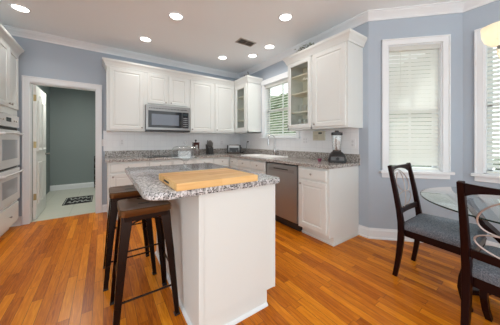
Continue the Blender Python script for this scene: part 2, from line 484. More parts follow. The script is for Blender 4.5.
def make_blind(label, loc, rz, x0, x1, z0, z1, tilt, tilt_low=None, cords=2, wand=True, pitch=.0475, zsplit=None):
    t = thing('window_blind', label, 'window blind', loc, rz)
    MB().box(x0 + .013, x1 - .013, .008, .068, z1 - .065, z1 - .013, .004).build('headrail', BLIND, t)
    b = MB(); z = z1 - .085; d = .025
    zs = zsplit if zsplit else z0
    while z > z0 + .045:
        a = tilt if (tilt_low is None or z > zs) else tilt_low
        a += random.uniform(-.03, .03)
        R = Matrix.Translation((0, .042, z)) @ Matrix.Rotation(a, 4, 'X')
        b.box(x0 + .016, x1 - .016, -d, d, -.0013, .0013, 0, R)
        z -= pitch
    b.build('slats', BLIND, t)
    MB().box(x0 + .016, x1 - .016, .020, .064, z0 + .014, z0 + .034, .003).build('bottom_rail', BLIND, t)
    for k in range(cords):
        x = x0 + (x1 - x0) * ((k + .5) / cords if cords > 2 else (.2 + .6 * k))
        MB().tube([(x, .016, z0 + .03), (x, .016, z1 - .05)], .0012, 5).build('cord', BLIND, t)
    if wand:
        MB().tube([(x0 + .14, .004, z1 - .06), (x0 + .14, .004, z1 - .62)], .004, 6).build('wand', BLIND, t)
    return t
make_blind('white slatted blind over the kitchen sink', (XR, YB, 0), RZR, YB - WY1, YB - WY0, WZ0, WZ1, .50, cords=2, wand=False)
make_blind('white closed slatted blind behind the dining chair with its seat in full view', (XR, 1.32, 0), RZA, AX0, AX1, AZ0, AZ1, 1.3, 1.08, zsplit=1.55)
make_blind('white half-tilted slatted blind behind the hanging glass lamp shade', (XB, .62, 0), RZR, BX0, BX1, AZ0, AZ1, .9, .65, zsplit=1.58)

# outdoors beyond the windows; hedges added to darken the gaps between blind slats
struct(MB().box(2.9, 16, -8, 12, -.7, -.6).build('ground', GRASS))
def hedge(x0, x1, y0, y1, h, label):
    b = MB(); b.box(x0, x1, y0, y1, -.6, h)
    bmesh.ops.subdivide_edges(b.bm, edges=b.bm.edges, cuts=24, use_grid_fill=True)
    for v in b.bm.verts:
        v.co += Vector((random.uniform(-.13, .13), random.uniform(-.13, .13), random.uniform(-.13, .13)))
    tag(b.build('hedge', HEDGE), label, 'hedge')
hedge(6.5, 7.6, 1.4, 10.5, 3.2, 'added green hedge outside the sink window, made tall to darken the blind gaps')
hedge(9.5, 10.6, -5.5, 1.0, .6, 'added clipped green hedge outside the bay windows')

# ---------------------------------------------------------------- cabinets
FR = .058
RAISED = [(0, 0), (0, .016), (.004, .02), (FR - .006, .02), (FR, .012), (FR + .006, .010), (FR + .024, .017)]
DRAWER = [(0, 0), (0, .014), (.006, .02), (.018, .02)]
def knob(parent, x, y, z, label='round nickel knob'):
    MB().lathe([(.004, 0), (.004, -.012), (.011, -.016), (.014, -.022), (.010, -.028), (.003, -.030)], (x, y, z), 12, 'y').build('knob', NICKEL, parent)
def door(parent, x0, x1, z0, z1, y=0.0, kn=None, kind='door', loops=None):
    o = MB().panel(x0, x1, z0, z1, y, loops or (RAISED if kind == 'door' else DRAWER)).build(kind, WHITE, parent)
    if kn: knob(o, kn[0], y - .02, kn[1])
    return o
def glass_door(parent, x0, x1, z0, z1, y=0.0, kn=None, fr=.05):
    o = MB().panel(x0, x1, z0, z1, y, [(0, 0), (0, .016), (.004, .02), (fr, .02), (fr + .006, .012), (fr + .006, 0)], hole=True).build('door', WHITE, parent)
    MB().box(x0 + fr, x1 - fr, y - .010, y - .007, z0 + fr, z1 - fr).build('glass_pane', CABGL, o)
    if kn: knob(o, kn[0], y - .02, kn[1])
    return o
def hollow(parent, w, d, z0, z1, x0=0.0, shelves=()):
    b = MB(); t = .018
    b.box(x0, x0 + t, 0.02, d, z0, z1); b.box(x0 + w - t, x0 + w, 0.02, d, z0, z1)
    b.box(x0, x0 + w, 0.02, d, z0, z0 + t); b.box(x0, x0 + w, 0.02, d, z1 - t, z1)
    # face frame
    b.box(x0, x0 + .03, 0, .02, z0, z1); b.box(x0 + w - .03, x0 + w, 0, .02, z0, z1)
    b.box(x0, x0 + w, 0, .02, z0, z0 + .035); b.box(x0, x0 + w, 0, .02, z1 - .035, z1)
    b.build('carcass', WHITE, parent)
    MB().box(x0 + t, x0 + w - t, d - .012, d - .004, z0 + t, z1 - t).build('back_panel', INSIDE, parent, 'cream inside back')
    for z in shelves: MB().box(x0 + t, x0 + w - t, .04, d - .015, z, z + .018).build('shelf', INSIDE, parent)

UD, UZ0, UZ1 = .33, 1.345, 2.375
yf = YB - UD
# back wall uppers
t = thing('wall_cabinet', 'single-door white wall cabinet at the doorway end, hanging above the cooktop counter', 'cabinet', (.04, yf, 0))
MB().box(0, .54, 0, UD, UZ0, UZ1).build('carcass', WHITE, t)
door(t, .035, .515, UZ0 + .025, UZ1 - .035, kn=(.49, UZ0 + .06))
t = thing('wall_cabinet', 'short two-door white wall cabinet directly above the microwave', 'cabinet', (.58, yf, 0))
MB().box(0.0, .75, 0, UD, 1.80, UZ1).build('carcass', WHITE, t)
door(t, .03, .365, 1.825, UZ1 - .035, kn=(.33, 1.86)); door(t, .385, .72, 1.825, UZ1 - .035, kn=(.42, 1.86))
t = thing('wall_cabinet', 'tall two-door white wall cabinet between microwave and glass corner cabinet', 'cabinet', (1.33, yf, 0))
MB().box(0, 1.01, 0, UD, UZ0, UZ1).build('carcass', WHITE, t)
door(t, .025, .485, UZ0 + .025, UZ1 - .035, kn=(.06, UZ0 + .06)); door(t, .535, .985, UZ0 + .025, UZ1 - .035, kn=(.57, UZ0 + .06))
# corner glass cabinet (on the right wall)
t = thing('wall_cabinet', 'white corner wall cabinet with a narrow glass door beside the sink window', 'cabinet', (XR - UD, yf - .0, 0), RZR)
hollow(t, .50, UD, UZ0, UZ1, 0.003, (1.60, 1.85, 2.10))
glass_door(t, .03, .47, UZ0 + .025, UZ1 - .035, kn=None, fr=.08)
# right wall uppers
t = thing('wall_cabinet', 'white wall cabinet with a glass door and shelves, between sink window and large solid door', 'cabinet', (XR - UD, 2.37, 0), RZR)
hollow(t, .47, UD, UZ0, UZ1, 0.0, (1.60, 1.88, 2.14))
glass_door(t, .02, .455, UZ0 + .025, UZ1 - .035, kn=(.045, UZ0 + .07))
t = thing('wall_cabinet', 'white wall cabinet with one wide solid door, hanging above the blender', 'cabinet', (XR - UD, 1.899, 0), RZR)
MB().box(0, .51, 0, UD, UZ0, UZ1).build('carcass', WHITE, t)
door(t, .02, .485, UZ0 + .025, UZ1 - .035, kn=(.055, UZ0 + .06))
# glassware behind the glass doors
def tumbler(x, y, z, h, r, label, group):
    tag(place(MB().lathe([(r * .8, 0), (r, h), (r * .93, h), (r * .74, .006)], (0, 0, 0), 14, 'z').build('drinking_glass', CLEAR), (x, y, z)), label, 'glass', group)
for k in range(4):
    tumbler(2.50, 2.27 - k * .095, UZ0 + .019, .15, .038, 'clear tall tumbler on the bottom of the glass-door cabinet beside the window', 'tumblers in the glass-door cabinet')
for k in range(4):
    tumbler(2.50, 2.26 - k * .095, 1.619, .11, .036, 'clear short glass on the lowest shelf of the glass-door cabinet beside the window', 'short glasses in the glass-door cabinet')
for k in range(2):
    tumbler(2.48, 3.72 - k * .1, 1.869, .14, .036, 'clear glass standing in the glass corner cabinet', 'glasses in the corner cabinet')

# cabinet crowns
ccp = [(0, UZ1 - .03), (.012, UZ1 - .03), (.016, UZ1 - .01), (.034, UZ1 + .03), (.052, UZ1 + .055), (.055, UZ1 + .08), (0, UZ1 + .08)]
def ccrown(path, side, label):
    o = MB().sweep(path, ccp, side)
    return tag(o.build('cabinet_crown', WHITE), label, 'crown moulding')
ccrown([(.039, YB), (.039, yf - .001), (XR - UD - .001, yf - .001), (XR - UD - .001, 3.465), (XR - .001, 3.465)], -1, 'white crown moulding along the tops of the back wall cabinets')
ccrown([(XR - .001, 2.372), (XR - UD - .001, 2.372), (XR - UD - .001, 1.387), (XR - .001, 1.387)], -1, 'white crown moulding on top of the wall cabinets above the blender')

# base cabinets, back run.  front face at y = YB-.61
BD = .61; TOE = .10; CZ = .874
def base_carcass(parent, w, hollow_=False):
    b = MB()
    if hollow_:
        b.box(0, .018, 0, BD - .004, TOE, CZ); b.box(w - .018, w, 0, BD - .004, TOE, CZ); b.box(0, w, 0, .018, TOE, CZ)
        b.box(0, w, BD - .02, BD - .004, TOE, CZ); b.box(0, w, 0, BD - .004, TOE, TOE + .018)
    else: b.box(0, w, 0, BD - .004, TOE, CZ)
    b.box(0, w, .075, BD - .004, 0, TOE)
    b.build('carcass', WHITE, parent)
def base_cab(label, loc, rz, w, doors, drawers, m=.03, hollow_=False):
    t = thing('base_cabinet', label, 'cabinet', loc, rz)
    base_carcass(t, w, hollow_)
    for i in range(drawers):
        a = w / drawers
        door(t, i * a + (m if i == 0 else .01), (i + 1) * a - (m if i == drawers - 1 else .01), .725, .85, kn=((i + .5) * a, .79), kind='drawer')
    for i in range(doors):
        a = w / doors
        x0, x1 = i * a + (m if i == 0 else .005), (i + 1) * a - (m if i == doors - 1 else .005)
        k = x1 - .035 if (doors > 1 and i == 0) else x0 + .035
        door(t, x0, x1, TOE + .03, .70, kn=(k, .66))
    return t
yb = YB - BD
base_cab('white base cabinet at the doorway end of the back counter, drawer over door', (.05, yb, 0), 0, .52, 1, 1)
base_cab('white base cabinet under the black cooktop with two drawers over doors', (.572, yb, 0), 0, .76, 2, 2)
base_cab('white base cabinet between cooktop cabinet and room corner', (1.334, yb, 0), 0, .724, 2, 2)
base_cab('narrow white base cabinet beside the room corner, before the sink cabinet', (XR - BD, yb - .0, 0), RZR, .31, 1, 1)
base_cab('white sink cabinet with two false drawer fronts, beside the dishwasher', (XR - BD, yb - .312, 0), RZR, .84, 2, 2, hollow_=True)
t = base_cab('white base cabinet at the free end of the counter, below the blender', (XR - BD, 1.895, 0), RZR, .452, 1, 1)
b = MB(); b.box(.452, .456, -.002, BD - .004, TOE, CZ); b.box(.452, .456, .075, BD - .004, 0, TOE)
b.box(.452, .464, .073, BD - .008, 0, .022); b.box(.0, .464, .064, .076, 0, .022)
b.build('end_panel', WHITE, t)

# dishwasher
t = thing('dishwasher', 'stainless steel dishwasher between the sink cabinet and the end cabinet', 'dishwasher', (XR - BD, 2.532, 0), RZR)
w_ = .63
MB().box(0.004, w_ - .004, .03, BD - .02, .02, CZ - .002).build('tub', BLACK, t)
MB().box(.008, w_ - .008, -.012, .028, .115, .855, .006).build('door', STEELD, t)
MB().box(.012, w_ - .012, .05, .07, .0, .11).build('toe_kick', BLACK, t)
hp = MB(); hp.box(.06, w_ - .06, -.0145, -.011, .755, .80, .003)
hp.build('handle_recess', STEEL, t, 'lighter steel pocket handle')
MB().box(.17, w_ - .17, -.017, -.0125, .785, .80, .002).build('control_strip', BLACK, t)
MB().lathe([(.009, -.012), (.009, -.0155)], (w_ - .57, 0, .20), 12, 'y').build('badge', BLACK, t)

# countertop with sink cut-out and backsplash
SX0, SX1, SY0, SY1 = 2.13, 2.55, 2.58, 3.38
cx0 = XR - .65; cy0 = YB - .65
b = MB()
z0, z1 = CZ + .0015, .914
b.box(.02, cx0, cy0, YB, z0, z1, .004)
b.box(cx0 - .002, XR, SY1, YB, z0, z1, .004)
b.box(cx0, XR, 1.42, SY0, z0, z1, .004)
b.box(cx0, SX0, SY0 - .01, SY1 + .01, z0, z1, .004)
b.box(SX1, XR, SY0 - .01, SY1 + .01, z0, z1, .004)
o = tag(b.build('countertop', GRANW), 'speckled granite countertop running along the back and sink walls', 'countertop')
b = MB()
b.box(.02, XR - .02, YB - .02, YB, z1, 1.014, .002); b.box(XR - .02, XR, 1.42, YB - .001, z1, 1.014, .002)
b.build('backsplash', GRANW, o)
# tiled wall surface
struct(MB().box(.0, XR - .006, YB - .006, YB, 1.0145, UZ0 + .01).build('wall_tile_back', BTILE))
b = MB()
b.box(XR - .006, XR, 1.44, 2.42, 1.0145, UZ0 + .01); b.box(XR - .006, XR, 3.44, YB - .006, 1.0145, UZ0 + .01)
b.box(XR - .006, XR, 2.42, 3.44, 1.0145, WZ0 - .03)
struct(b.build('wall_tile_right', BTILE))

# sink
b = MB()
def rrect(x0, x1, y0, y1, r, z, n=5):
    p = []
    for (cx, cy, a0) in ((x1 - r, y1 - r, 0), (x0 + r, y1 - r, PI / 2), (x0 + r, y0 + r, PI), (x1 - r, y0 + r, 1.5 * PI)):
        for k in range(n + 1):
            a = a0 + PI / 2 * k / n; p.append((cx + r * math.cos(a), cy + r * math.sin(a), z))
    return p
sx0, sx1, sy0, sy1 = SX0 - .02, SX1 + .02, SY0 - .02, SY1 + .02
rings = [rrect(sx0, sx1, sy0, sy1, .04, z1 + .0005), rrect(sx0 + .003, sx1 - .003, sy0 + .003, sy1 - .003, .04, z1 + .012),
         rrect(sx0 + .04, sx1 - .04, sy0 + .04, sy1 - .04, .05, z1 + .012), rrect(sx0 + .055, sx1 - .055, sy0 + .055, sy1 - .055, .05, z1 - .02),
         rrect(sx0 + .07, sx1 - .07, sy0 + .07, sy1 - .07, .05, z1 - .17)]
b.loft(rings, False, True); b.smooth = True
o = tag(b.build('sink', SINKW), 'white drop-in kitchen sink below the blind-covered window', 'sink')
MB().lathe([(.04, z1 - .169), (.038, z1 - .166), (.01, z1 - .168)], ((sx0 + sx1) / 2, (sy0 + sy1) / 2, 0), 16).build('drain', CHROME, o)

# faucet
fx, fy = 2.60, 2.97
t = thing('faucet', 'chrome gooseneck kitchen faucet behind the sink', 'faucet', (fx, fy, z1 + .001))
MB().lathe([(.028, 0), (.028, .008), (.018, .02), (.016, .10), (.013, .12)], (0, 0, 0), 16).build('base', CHROME, t)
pts = [(0, 0, .10), (0, 0, .30)] + [(-.075 + .075 * math.cos(a), 0, .30 + .075 * math.sin(a)) for a in [PI * k / 8 for k in range(1, 9)]] + [(-.15, 0, .25)]
MB().tube(pts, .012, 10).build('spout', CHROME, t)
MB().tube([(-.15, 0, .26), (-.15, 0, .19)], .016, 10).build('spray_head', CHROME, t)
MB().tube([(0, -.016, .06), (0, -.05, .075), (-.005, -.10, .12)], .007, 8).build('handle', CHROME, t)
o = MB().lathe([(.018, 0), (.018, .006), (.011, .01), (.010, .05), (.013, .055), (.008, .065)], (0, 0, 0), 14)
o = tag(place(o.build('soap_dispenser', CHROME), (2.61, 2.84, z1 + .001)), 'small chrome soap dispenser beside the faucet', 'soap dispenser')
MB().tube([(0, 0, .062), (-.04, 0, .066), (-.07, 0, .058)], .005, 6).build('nozzle', CHROME, o)

# microwave
t = thing('microwave', 'stainless over-the-range microwave with dark glass door', 'microwave', (.583, YB - .40, 0))
W = .744
MB().box(0, W, .02, .395, 1.352, 1.797, .004).build('body', BLACK, t)
MB().box(0, W, -.005, .02, 1.375, 1.795, .004).build('front_frame', STEEL, t, 'stainless front frame')
o = MB().box(.035, .595, -.014, -.004, 1.415, 1.70, .004).build('door', BLKGL, t)
MB().box(.085, .54, -.0165, -.013, 1.455, 1.645, .003).build('window', mat('microwave_window', (.16, .19, .24), .12), o, 'grey mesh viewing window')
o = MB().box(.60, .715, -.014, -.004, 1.415, 1.70, .004).build('control_panel', BLKGL, t)
MB().box(.618, .697, -.017, -.013, 1.645, 1.675, .001).build('display', mat('display_dark', (.03, .05, .06), .1), o)
for r in range(5):
    for c in range(3):
        MB().box(.62 + c * .027, .64 + c * .027, -.0165, -.013, 1.44 + r * .036, 1.458 + r * .036, .002).build('button', mat('button_grey', (.30, .31, .33), .5), o)
b = MB()
for k in range(26): b.box(.05 + k * .025, .067 + k * .025, -.0065, -.004, 1.735, 1.75)
b.build('vent_grille', BLACK, t)
MB().box(0, W, -.005, .1, 1.345, 1.374, .003).build('bottom_vent', BLACK, t)

# cooktop
t = thing('cooktop', 'black glass cooktop set into the back counter under the microwave', 'cooktop', (.585, YB - .56, z1 + .0005))
MB().box(0, .74, 0, .49, 0, .008, .003).build('glass_top', BLKGL, t)
for (x, y, r) in ((.19, .13, .09), (.19, .36, .07), (.52, .36, .09), (.52, .13, .07)):
    g = MB()
    g.tube([(x + r * math.cos(2 * PI * k / 24), y + r * math.sin(2 * PI * k / 24), .0095) for k in range(24)], .0018, 5, closed=True)
    g.build('burner_ring', mat('burner_grey', (.12, .12, .12), .4), t)

# canister, knife block, toaster
t = thing('canister', 'dark red wooden canister with a small black knob, beside the knife block', 'canister', (1.50, 4.06, z1 + .001))
b = MB(); b.box(-.055, .055, -.055, .055, 0, .22, .012); b.build('body', DRED, t)
MB().box(-.057, .057, -.057, .057, .221, .24, .006).build('lid', DRED, t)
MB().lathe([(.008, .24), (.008, .255), (.02, .27), (.018, .287), (.006, .296)], (0, 0, 0), 14).build('knob', BLACK, t)
MB().box(-.022, .022, -.058, -.054, .14, .19, .003).build('latch', NICKEL, t)
t = thing('knife_block', 'black knife block full of steel-handled knives', 'knife block', (1.80, 4.07, z1 + .001))
MB().loft([[(-.055, -.08, 0), (.055, -.08, 0), (.055, .07, 0), (-.055, .07, 0)], [(-.055, -.055, .13), (.055, -.055, .13), (.055, .09, .20), (-.055, .09, .20)]]).build('block', BLACK, t, bevel=.004)
for r in range(3):
    for c in range(3):
        x = -.035 + c * .035; y = -.03 + r * .045; z = .145 + r * .022
        MB().bar([(x, y, z - .01), (x, y - .025, z + .055), (x, y - .035, z + .095)], [.014, .018, .014], [.02, .022, .02]).build('knife_handle', STEEL, t, 'steel knife handle', bevel=.003)
t = thing('toaster', 'silver two-slot toaster with black ends in the counter corner', 'toaster', (2.36, 4.05, z1 + .001), -.5)
b = MB(); b.box(-.125, .125, -.085, .085, .015, .185, .03); b.build('body', STEEL, t, smooth=True)
for s in (-1, 1): MB().box(*(sorted((s * .118, s * .15))), -.088, .088, .008, .18, .02).build('end_cap', BLACK, t)
b = MB(); b.box(-.10, .10, -.055, -.025, .181, .1865); b.box(-.10, .10, .025, .055, .181, .1865); b.build('slots', GAPSHADE, t)
MB().box(.146, .172, -.018, .018, .11, .13, .004).build('lever', BLACK, t)
MB().box(-.10, .10, -.0885, -.084, .03, .125, .002).build('front_panel', BLACK, t)
for s in (-1, 1):
    MB().lathe([(.012, -.088), (.012, -.1), (.008, -.102)], (s * .06, 0, .045), 12, 'y').build('dial', STEEL, t)

# blender
t = thing('blender', 'black countertop blender with a clear jar near the free end of the counter', 'blender', (2.44, 1.60, z1 + .001), -.9)
MB().loft([rrect(-.10, .10, -.10, .10, .03, 0), rrect(-.105, .105, -.105, .105, .03, .03), rrect(-.09, .09, -.085, .09, .03, .10), rrect(-.055, .055, -.055, .055, .03, .135)]).build('motor_base', BLACK, t, smooth=True)
MB().box(-.075, .075, -.108, -.09, .03, .075, .004, Matrix.Rotation(0, 4, 'X')).build('control_panel', mat('panel_grey', (.09, .095, .10), .3), t)
MB().lathe([(.02, -.105), (.02, -.125), (.014, -.13)], (0, 0, .052), 14, 'y').build('dial', BLACK, t)
b = MB()
def sq(r, z): return rrect(-r, r, -r, r, r * .45, z)
b.loft([sq(.045, .137), sq(.05, .15), sq(.062, .34), sq(.058, .34), sq(.046, .15)], True, True); b.smooth = True
j = b.build('jar', CLEAR, t)
MB().loft([sq(.048, .13), sq(.048, .155)]).build('collar', BLACK, j)
MB().loft([sq(.064, .341), sq(.067, .35), sq(.066, .375), sq(.05, .38)]).build('lid', BLACK, t)
MB().lathe([(.025, .38), (.025, .395), (.02, .40)], (0, 0, 0), 14).build('lid_plug', BLACK, t)
MB().bar([(0, .06, .32), (0, .10, .32), (0, .105, .30), (0, .10, .19), (0, .055, .17)], .02, .014, (1, 0, 0)).build('handle', BLACK, t, bevel=.004)
MB().lathe([(.025, .156), (.006, .165), (.004, .185)], (0, 0, 0), 10).build('blade', STEEL, j)
t = thing('measuring_cup', 'small pink measuring cup lying next to the blender', 'measuring cup', (2.36, 1.80, z1 + .001), .4)
MB().lathe([(.02, 0), (.028, .035), (.026, .035), (.018, .004)], (0, 0, 0), 16).build('cup', PINK, t)
MB().bar([(.026, 0, .032), (.06, 0, .034), (.10, 0, .034)], .004, .015, (0, 0, 1)).build('handle', PINK, t)

# wall plates: local x along wall, front towards -y
def outlet(loc, rz, label, kind='outlet', w=.072, h=.115):
    t = thing('wall_outlet' if kind == 'outlet' else 'light_switch', label, 'outlet' if kind == 'outlet' else 'switch', loc, rz)
    MB().box(-w / 2, w / 2, -.006, 0, -h / 2, h / 2, .002).build('cover_plate', PLATEW, t)
    n = max(1, int(round(w / .06)))
    for i in range(n):
        x = (i - (n - 1) / 2) * .046
        if kind == 'outlet':
            for z in (-.022, .022): MB().lathe([(.016, -.006), (.016, -.008)], (x, 0, z), 14, 'y').build('socket', mat('socket_grey', (.68, .68, .70), .4), t)
        else: MB().box(x - .016, x + .016, -.009, -.006, -.032, .032, .002).build('rocker', PLATEW, t)
    return t
outlet((.265, YB - .0065, 1.165), 0, 'white outlet on the tile below the single-door wall cabinet')
outlet((.0, YB - .001, 1.155), 0, 'white light switch plate between doorway and backsplash tile', 'switch', .10)
outlet((2.19, YB - .0065, 1.145), 0, 'white outlet on the back wall tile above the toaster')
outlet((XR - .0065, 3.92, 1.145), RZR, 'white outlet with a plug beside the room corner')
outlet((XR - .0065, 2.30, 1.19), RZR, 'white outlet on the tile between sink window and beige keypad', 'outlet', .118)
outlet((XR - .0065, 1.515, 1.155), RZR, 'white outlet on the tile behind the blender, by the wall end')
o = MB().tube([(XR - .03, 3.92, 1.165), (XR - .045, 3.925, 1.15), (XR - .04, 3.95, 1.05), (XR - .035, 4.0, .96), (XR - .06, 4.06, .925), (XR - .13, 4.1, .92)], .004, 6)
o.box(XR - .04, XR - .016, 3.905, 3.935, 1.155, 1.18, .003)
tag(o.build('power_cord', BLACK), 'black power cord plugged in beside the room corner', 'cord')
t = thing('keypad', 'beige wall keypad with dark screen above the counter near the blender', 'keypad', (XR - .007, 2.03, 1.262), RZR)
MB().box(-.105, .105, -.028, 0, -.07, .07, .006).build('housing', BEIGE, t)
MB().box(.0, .06, -.030, -.027, .025, .05, .001).build('screen', mat('screen_dark', (.06, .07, .07), .2), t)
b = MB()
for r in range(3):
    for c in range(4): b.box(-.08 + c * .02, -.066 + c * .02, -.030, -.027, -.045 + r * .022, -.032 + r * .022)
b.build('keys', mat('key_tan', (.45, .42, .33), .5), t)

# ---------------------------------------------------------------- oven tower on the left wall
XL = -.97
t = thing('oven_cabinet', 'tall white cabinet housing the double wall oven', 'cabinet', (XL, 3.42, 0), RZL)
W = .785
b = MB()
b.box(0, W, .0, .62, 1.52, UZ1); b.box(0, W, 0, .62, .10, .40); b.box(0, W, .075, .62, 0, .10)
b.box(0, .025, 0, .62, .40, 1.52); b.box(W - .025, W, 0, .62, .40, 1.52); b.box(0, W, .58, .62, .40, 1.52)
b.build('carcass', WHITE, t)
door(t, .03, .385, 1.60, UZ1 - .035, kn=(.35, 1.64)); door(t, .40, W - .03, 1.60, UZ1 - .035, kn=(.435, 1.64))
door(t, .03, W - .03, .13, .37, kn=(W / 2, .25), kind='drawer')
MB().sweep([(-.001, .62), (-.001, -.001), (W + .001, -.001), (W + .001, .62)], ccp, -1).build('crown', WHITE, t)
t = thing('double_oven', 'white built-in double wall oven with two windowed doors', 'oven', (XL, 3.42, 0), RZL)
a, c = .028, W - .028
MB().box(a, c, .0, .57, .405, 1.515).build('body', OVENW, t)
o = MB().box(a - .008, c + .008, -.022, -.001, 1.36, 1.51, .004).build('control_panel', OVENW, t)
MB().box(.30, .46, -.024, -.021, 1.42, 1.47, .001).build('display', BLKGL, o)
for x in (.12, .2, .56, .64): MB().lathe([(.014, -.022), (.014, -.034), (.01, -.036)], (x, 0, 1.44), 12, 'y').build('button', mat('oven_button', (.55, .55, .53), .4), o)
for (z0_, z1_) in ((.86, 1.32), (.41, .83)):
    o = MB().box(a - .005, c + .005, -.03, -.001, z0_, z1_, .006).build('oven_door', OVENW, t)
    MB().box(.13, W - .13, -.033, -.029, z0_ + .10, z1_ - .12, .002).build('door_window', OVENG, o)
    hb = MB(); hb.tube([(.07, -.03, z1_ - .05), (.075, -.065, z1_ - .045), (W / 2, -.085, z1_ - .042), (W - .075, -.065, z1_ - .045), (W - .07, -.03, z1_ - .05)], .013, 10)
    hb.build('handle', OVENW, o)
b = MB(); b.box(a, c, -.004, -.001, 1.323, 1.357); b.box(a, c, -.004, -.001, .833, .857)
b.build('vent_gap', GAPSHADE, t)

# ---------------------------------------------------------------- hall
def arch_poly(x0, x1, z0, z1, rise, n=12):
    p = [(x0, z0), (x1, z0), (x1, z1 - rise)]
    for k in range(1, n):
        u = k / n; x = x1 + (x0 - x1) * u
        p.append((x, z1 - rise + rise * (math.sin(PI * u) ** 1.5)))
    p.append((x0, z1 - rise))
    return p
def panel_door_slab(parent, W, Hh, T=.035):
    b = MB(); b.box(0, W, 0, T, .012, Hh, .002)
    def raised(poly, y, s):
        cx = sum(p[0] for p in poly) / len(poly); cz_ = sum(p[1] for p in poly) / len(poly)
        def ins(d):
            xs = [p[0] for p in poly]; zs = [p[1] for p in poly]
            kx = 1 - 2 * d / (max(xs) - min(xs)); kz = 1 - 2 * d / (max(zs) - min(zs))
            return [(cx + (x - cx) * kx, cz_ + (z - cz_) * kz) for x, z in poly]
        R = []
        for d, h in ((0, 0), (.008, .014), (.018, .014), (.034, .002), (.055, .011)):
            R.append([(x, y + s * h, z) for x, z in ins(d)])
        b.loft(R, False, True)
    for (a, c) in ((.10, W / 2 - .035), (W / 2 + .035, W - .10)):
        for y, s in ((0, -1), (T, 1)):
            raised(arch_poly(a, c, 1.02, Hh - .13, .09), y, s); raised([(a, .22), (c, .22), (c, .86), (a, .86)], y, s)
    return b
# open door: hinge on the left jamb, swung into the hall (local x along slab)
o = panel_door_slab(None, .745, 2.02).build('door_1', DOORW)
struct(place(o, (-.829, 4.435, 0), PI / 2 + .015))
for z in (.30, 1.08, 1.78):
    MB().box(-.004, .002, -.004, .028, z, z + .095, .001).build('hinge', BRASS, o)
MB().lathe([(.022, 0), (.022, -.005), (.008, -.008), (.008, -.03), (.018, -.036), (.018, -.048), (.01, -.054)], (.685, -.0, .96), 14, 'y').build('door_knob', NICKEL, o)
o = panel_door_slab(None, .70, 2.02).build('door_2', DOORW)
struct(place(o, (-1.0, 5.42, 0), PI / 2))
for z in (.22, 1.02, 1.72):
    MB().box(.70, .712, -.008, .02, z, z + .09, .002).build('hinge', BRASS, o)
MB().lathe([(.02, 0), (.008, -.01), (.008, -.03), (.02, -.04), (.02, -.05), (.01, -.056)], (.06, -.0, .96), 14, 'y').build('door_knob', BLACK, o)
# rug
t = thing('hall_rug', 'small black door mat with pale lettering-like pattern on the hall tiles', 'rug', (-.40, 5.45, 0.001))
MB().box(-.225, .22, -.30, .30, 0, .008, .002).build('mat', RUGB, t)
for x in (-.205, .20): MB().tube([(x, -.28, .0085), (x, .28, .0085)], .006, 5).build('stripe', RUGW, t)
b = MB()
for row, yy in enumerate((-.15, .12)):
    pts = []
    for k in range(60):
        u = k / 59
        pts.append((-.16 + .32 * u + .012 * math.sin(u * 33), yy + .065 * math.sin(u * 24 + row), .0088))
    b.tube(pts, .009, 5)
b.build('pattern', RUGW, t)
# dark scrolled stand
t = thing('metal_stand', 'slim dark scrolled metal stand at the far side of the hall', 'stand', (-.15, 6.6, 0))
b = MB()
for s in (-1, 1): b.tube([(s * .035, 0, 0), (s * .035, 0, .80)], .008, 6)
for z in (.05, .45, .8): b.tube([(-.035, 0, z), (.035, 0, z)], .008, 6)
b.build('frame', BRONZE, t)
b = MB()
for z in (.13, .26, .39, .55, .7):
    b.tube([(.026 * math.cos(2 * PI * k / 14), 0, z + .055 * math.sin(2 * PI * k / 14)) for k in range(14)], .007, 5, closed=True)
b.build('scrolls', BRONZE, t)

# ---------------------------------------------------------------- ceiling fixtures
def downlight(loc, label):
    t = thing('recessed_light', label, 'ceiling light', (*loc, H - .0005))
    b = MB(); b.lathe([(.092, 0), (.09, -.007), (.074, -.009), (.070, -.003), (.070, 0)], (0, 0, 0), 32, cap=False)
    b.build('trim_ring', TRIM, t)
    MB().lathe([(.070, -.002), (.069, -.004), (.03, -.0045)], (0, 0, 0), 32).build('diffuser', LIGHTM, t)
    ld = bpy.data.lights.new('downlight', 'AREA'); ld.shape = 'DISK'; ld.size = .13; ld.spread = 2.4; ld.energy = LAMP_W; ld.color = (1, .96, .90)
    lo = bpy.data.objects.new('downlight_lamp', ld); COL.objects.link(lo); lo.parent = t; lo.location = (0, 0, -.012)
    return t
for p, lab in (((-.8, 3.575), 'recessed ceiling light nearest the doorway and oven cabinet'),
               ((.745, 2.704), 'recessed ceiling light above the middle of the island'),
               ((1.882, 1.946), 'recessed ceiling light in front of the large wall cabinets above the blender'),
               ((.529, 3.578), 'recessed ceiling light above the cooktop wall cabinets'),
               ((1.829, 3.558), 'small recessed ceiling light nearest the room corner'),
               ((2.236, 3.164), 'recessed ceiling light in front of the sink window, between two others'),
               ((2.253, 2.704), 'recessed ceiling light closest to the greenery on the cabinets')):
    downlight(p, lab)
t = thing('ceiling_vent', 'brown-grey rectangular air vent in the ceiling', 'vent', (1.85, 2.80, H - .0005), 0)
b = MB(); b.box(-.15, .15, -.085, .085, -.006, 0, .002); b.build('frame', mat('vent_tan', (.42, .39, .35), .5), t)
MB().box(-.125, .125, -.06, .06, -.0075, -.006).build('backing', mat('vent_dark', (.05, .04, .035), .8), t)
b = MB()
for k in range(7): b.box(-.125, .125, -.004, .004, -.0045, -.003, 0, Matrix.Translation((0, -.051 + k * .017, -.008)) @ Matrix.Rotation(.6, 4, 'X'))
b.box(-.004, .004, -.06, .06, -.011, -.007)
b.build('louvres', mat('vent_tan2', (.34, .31, .27), .5), t)
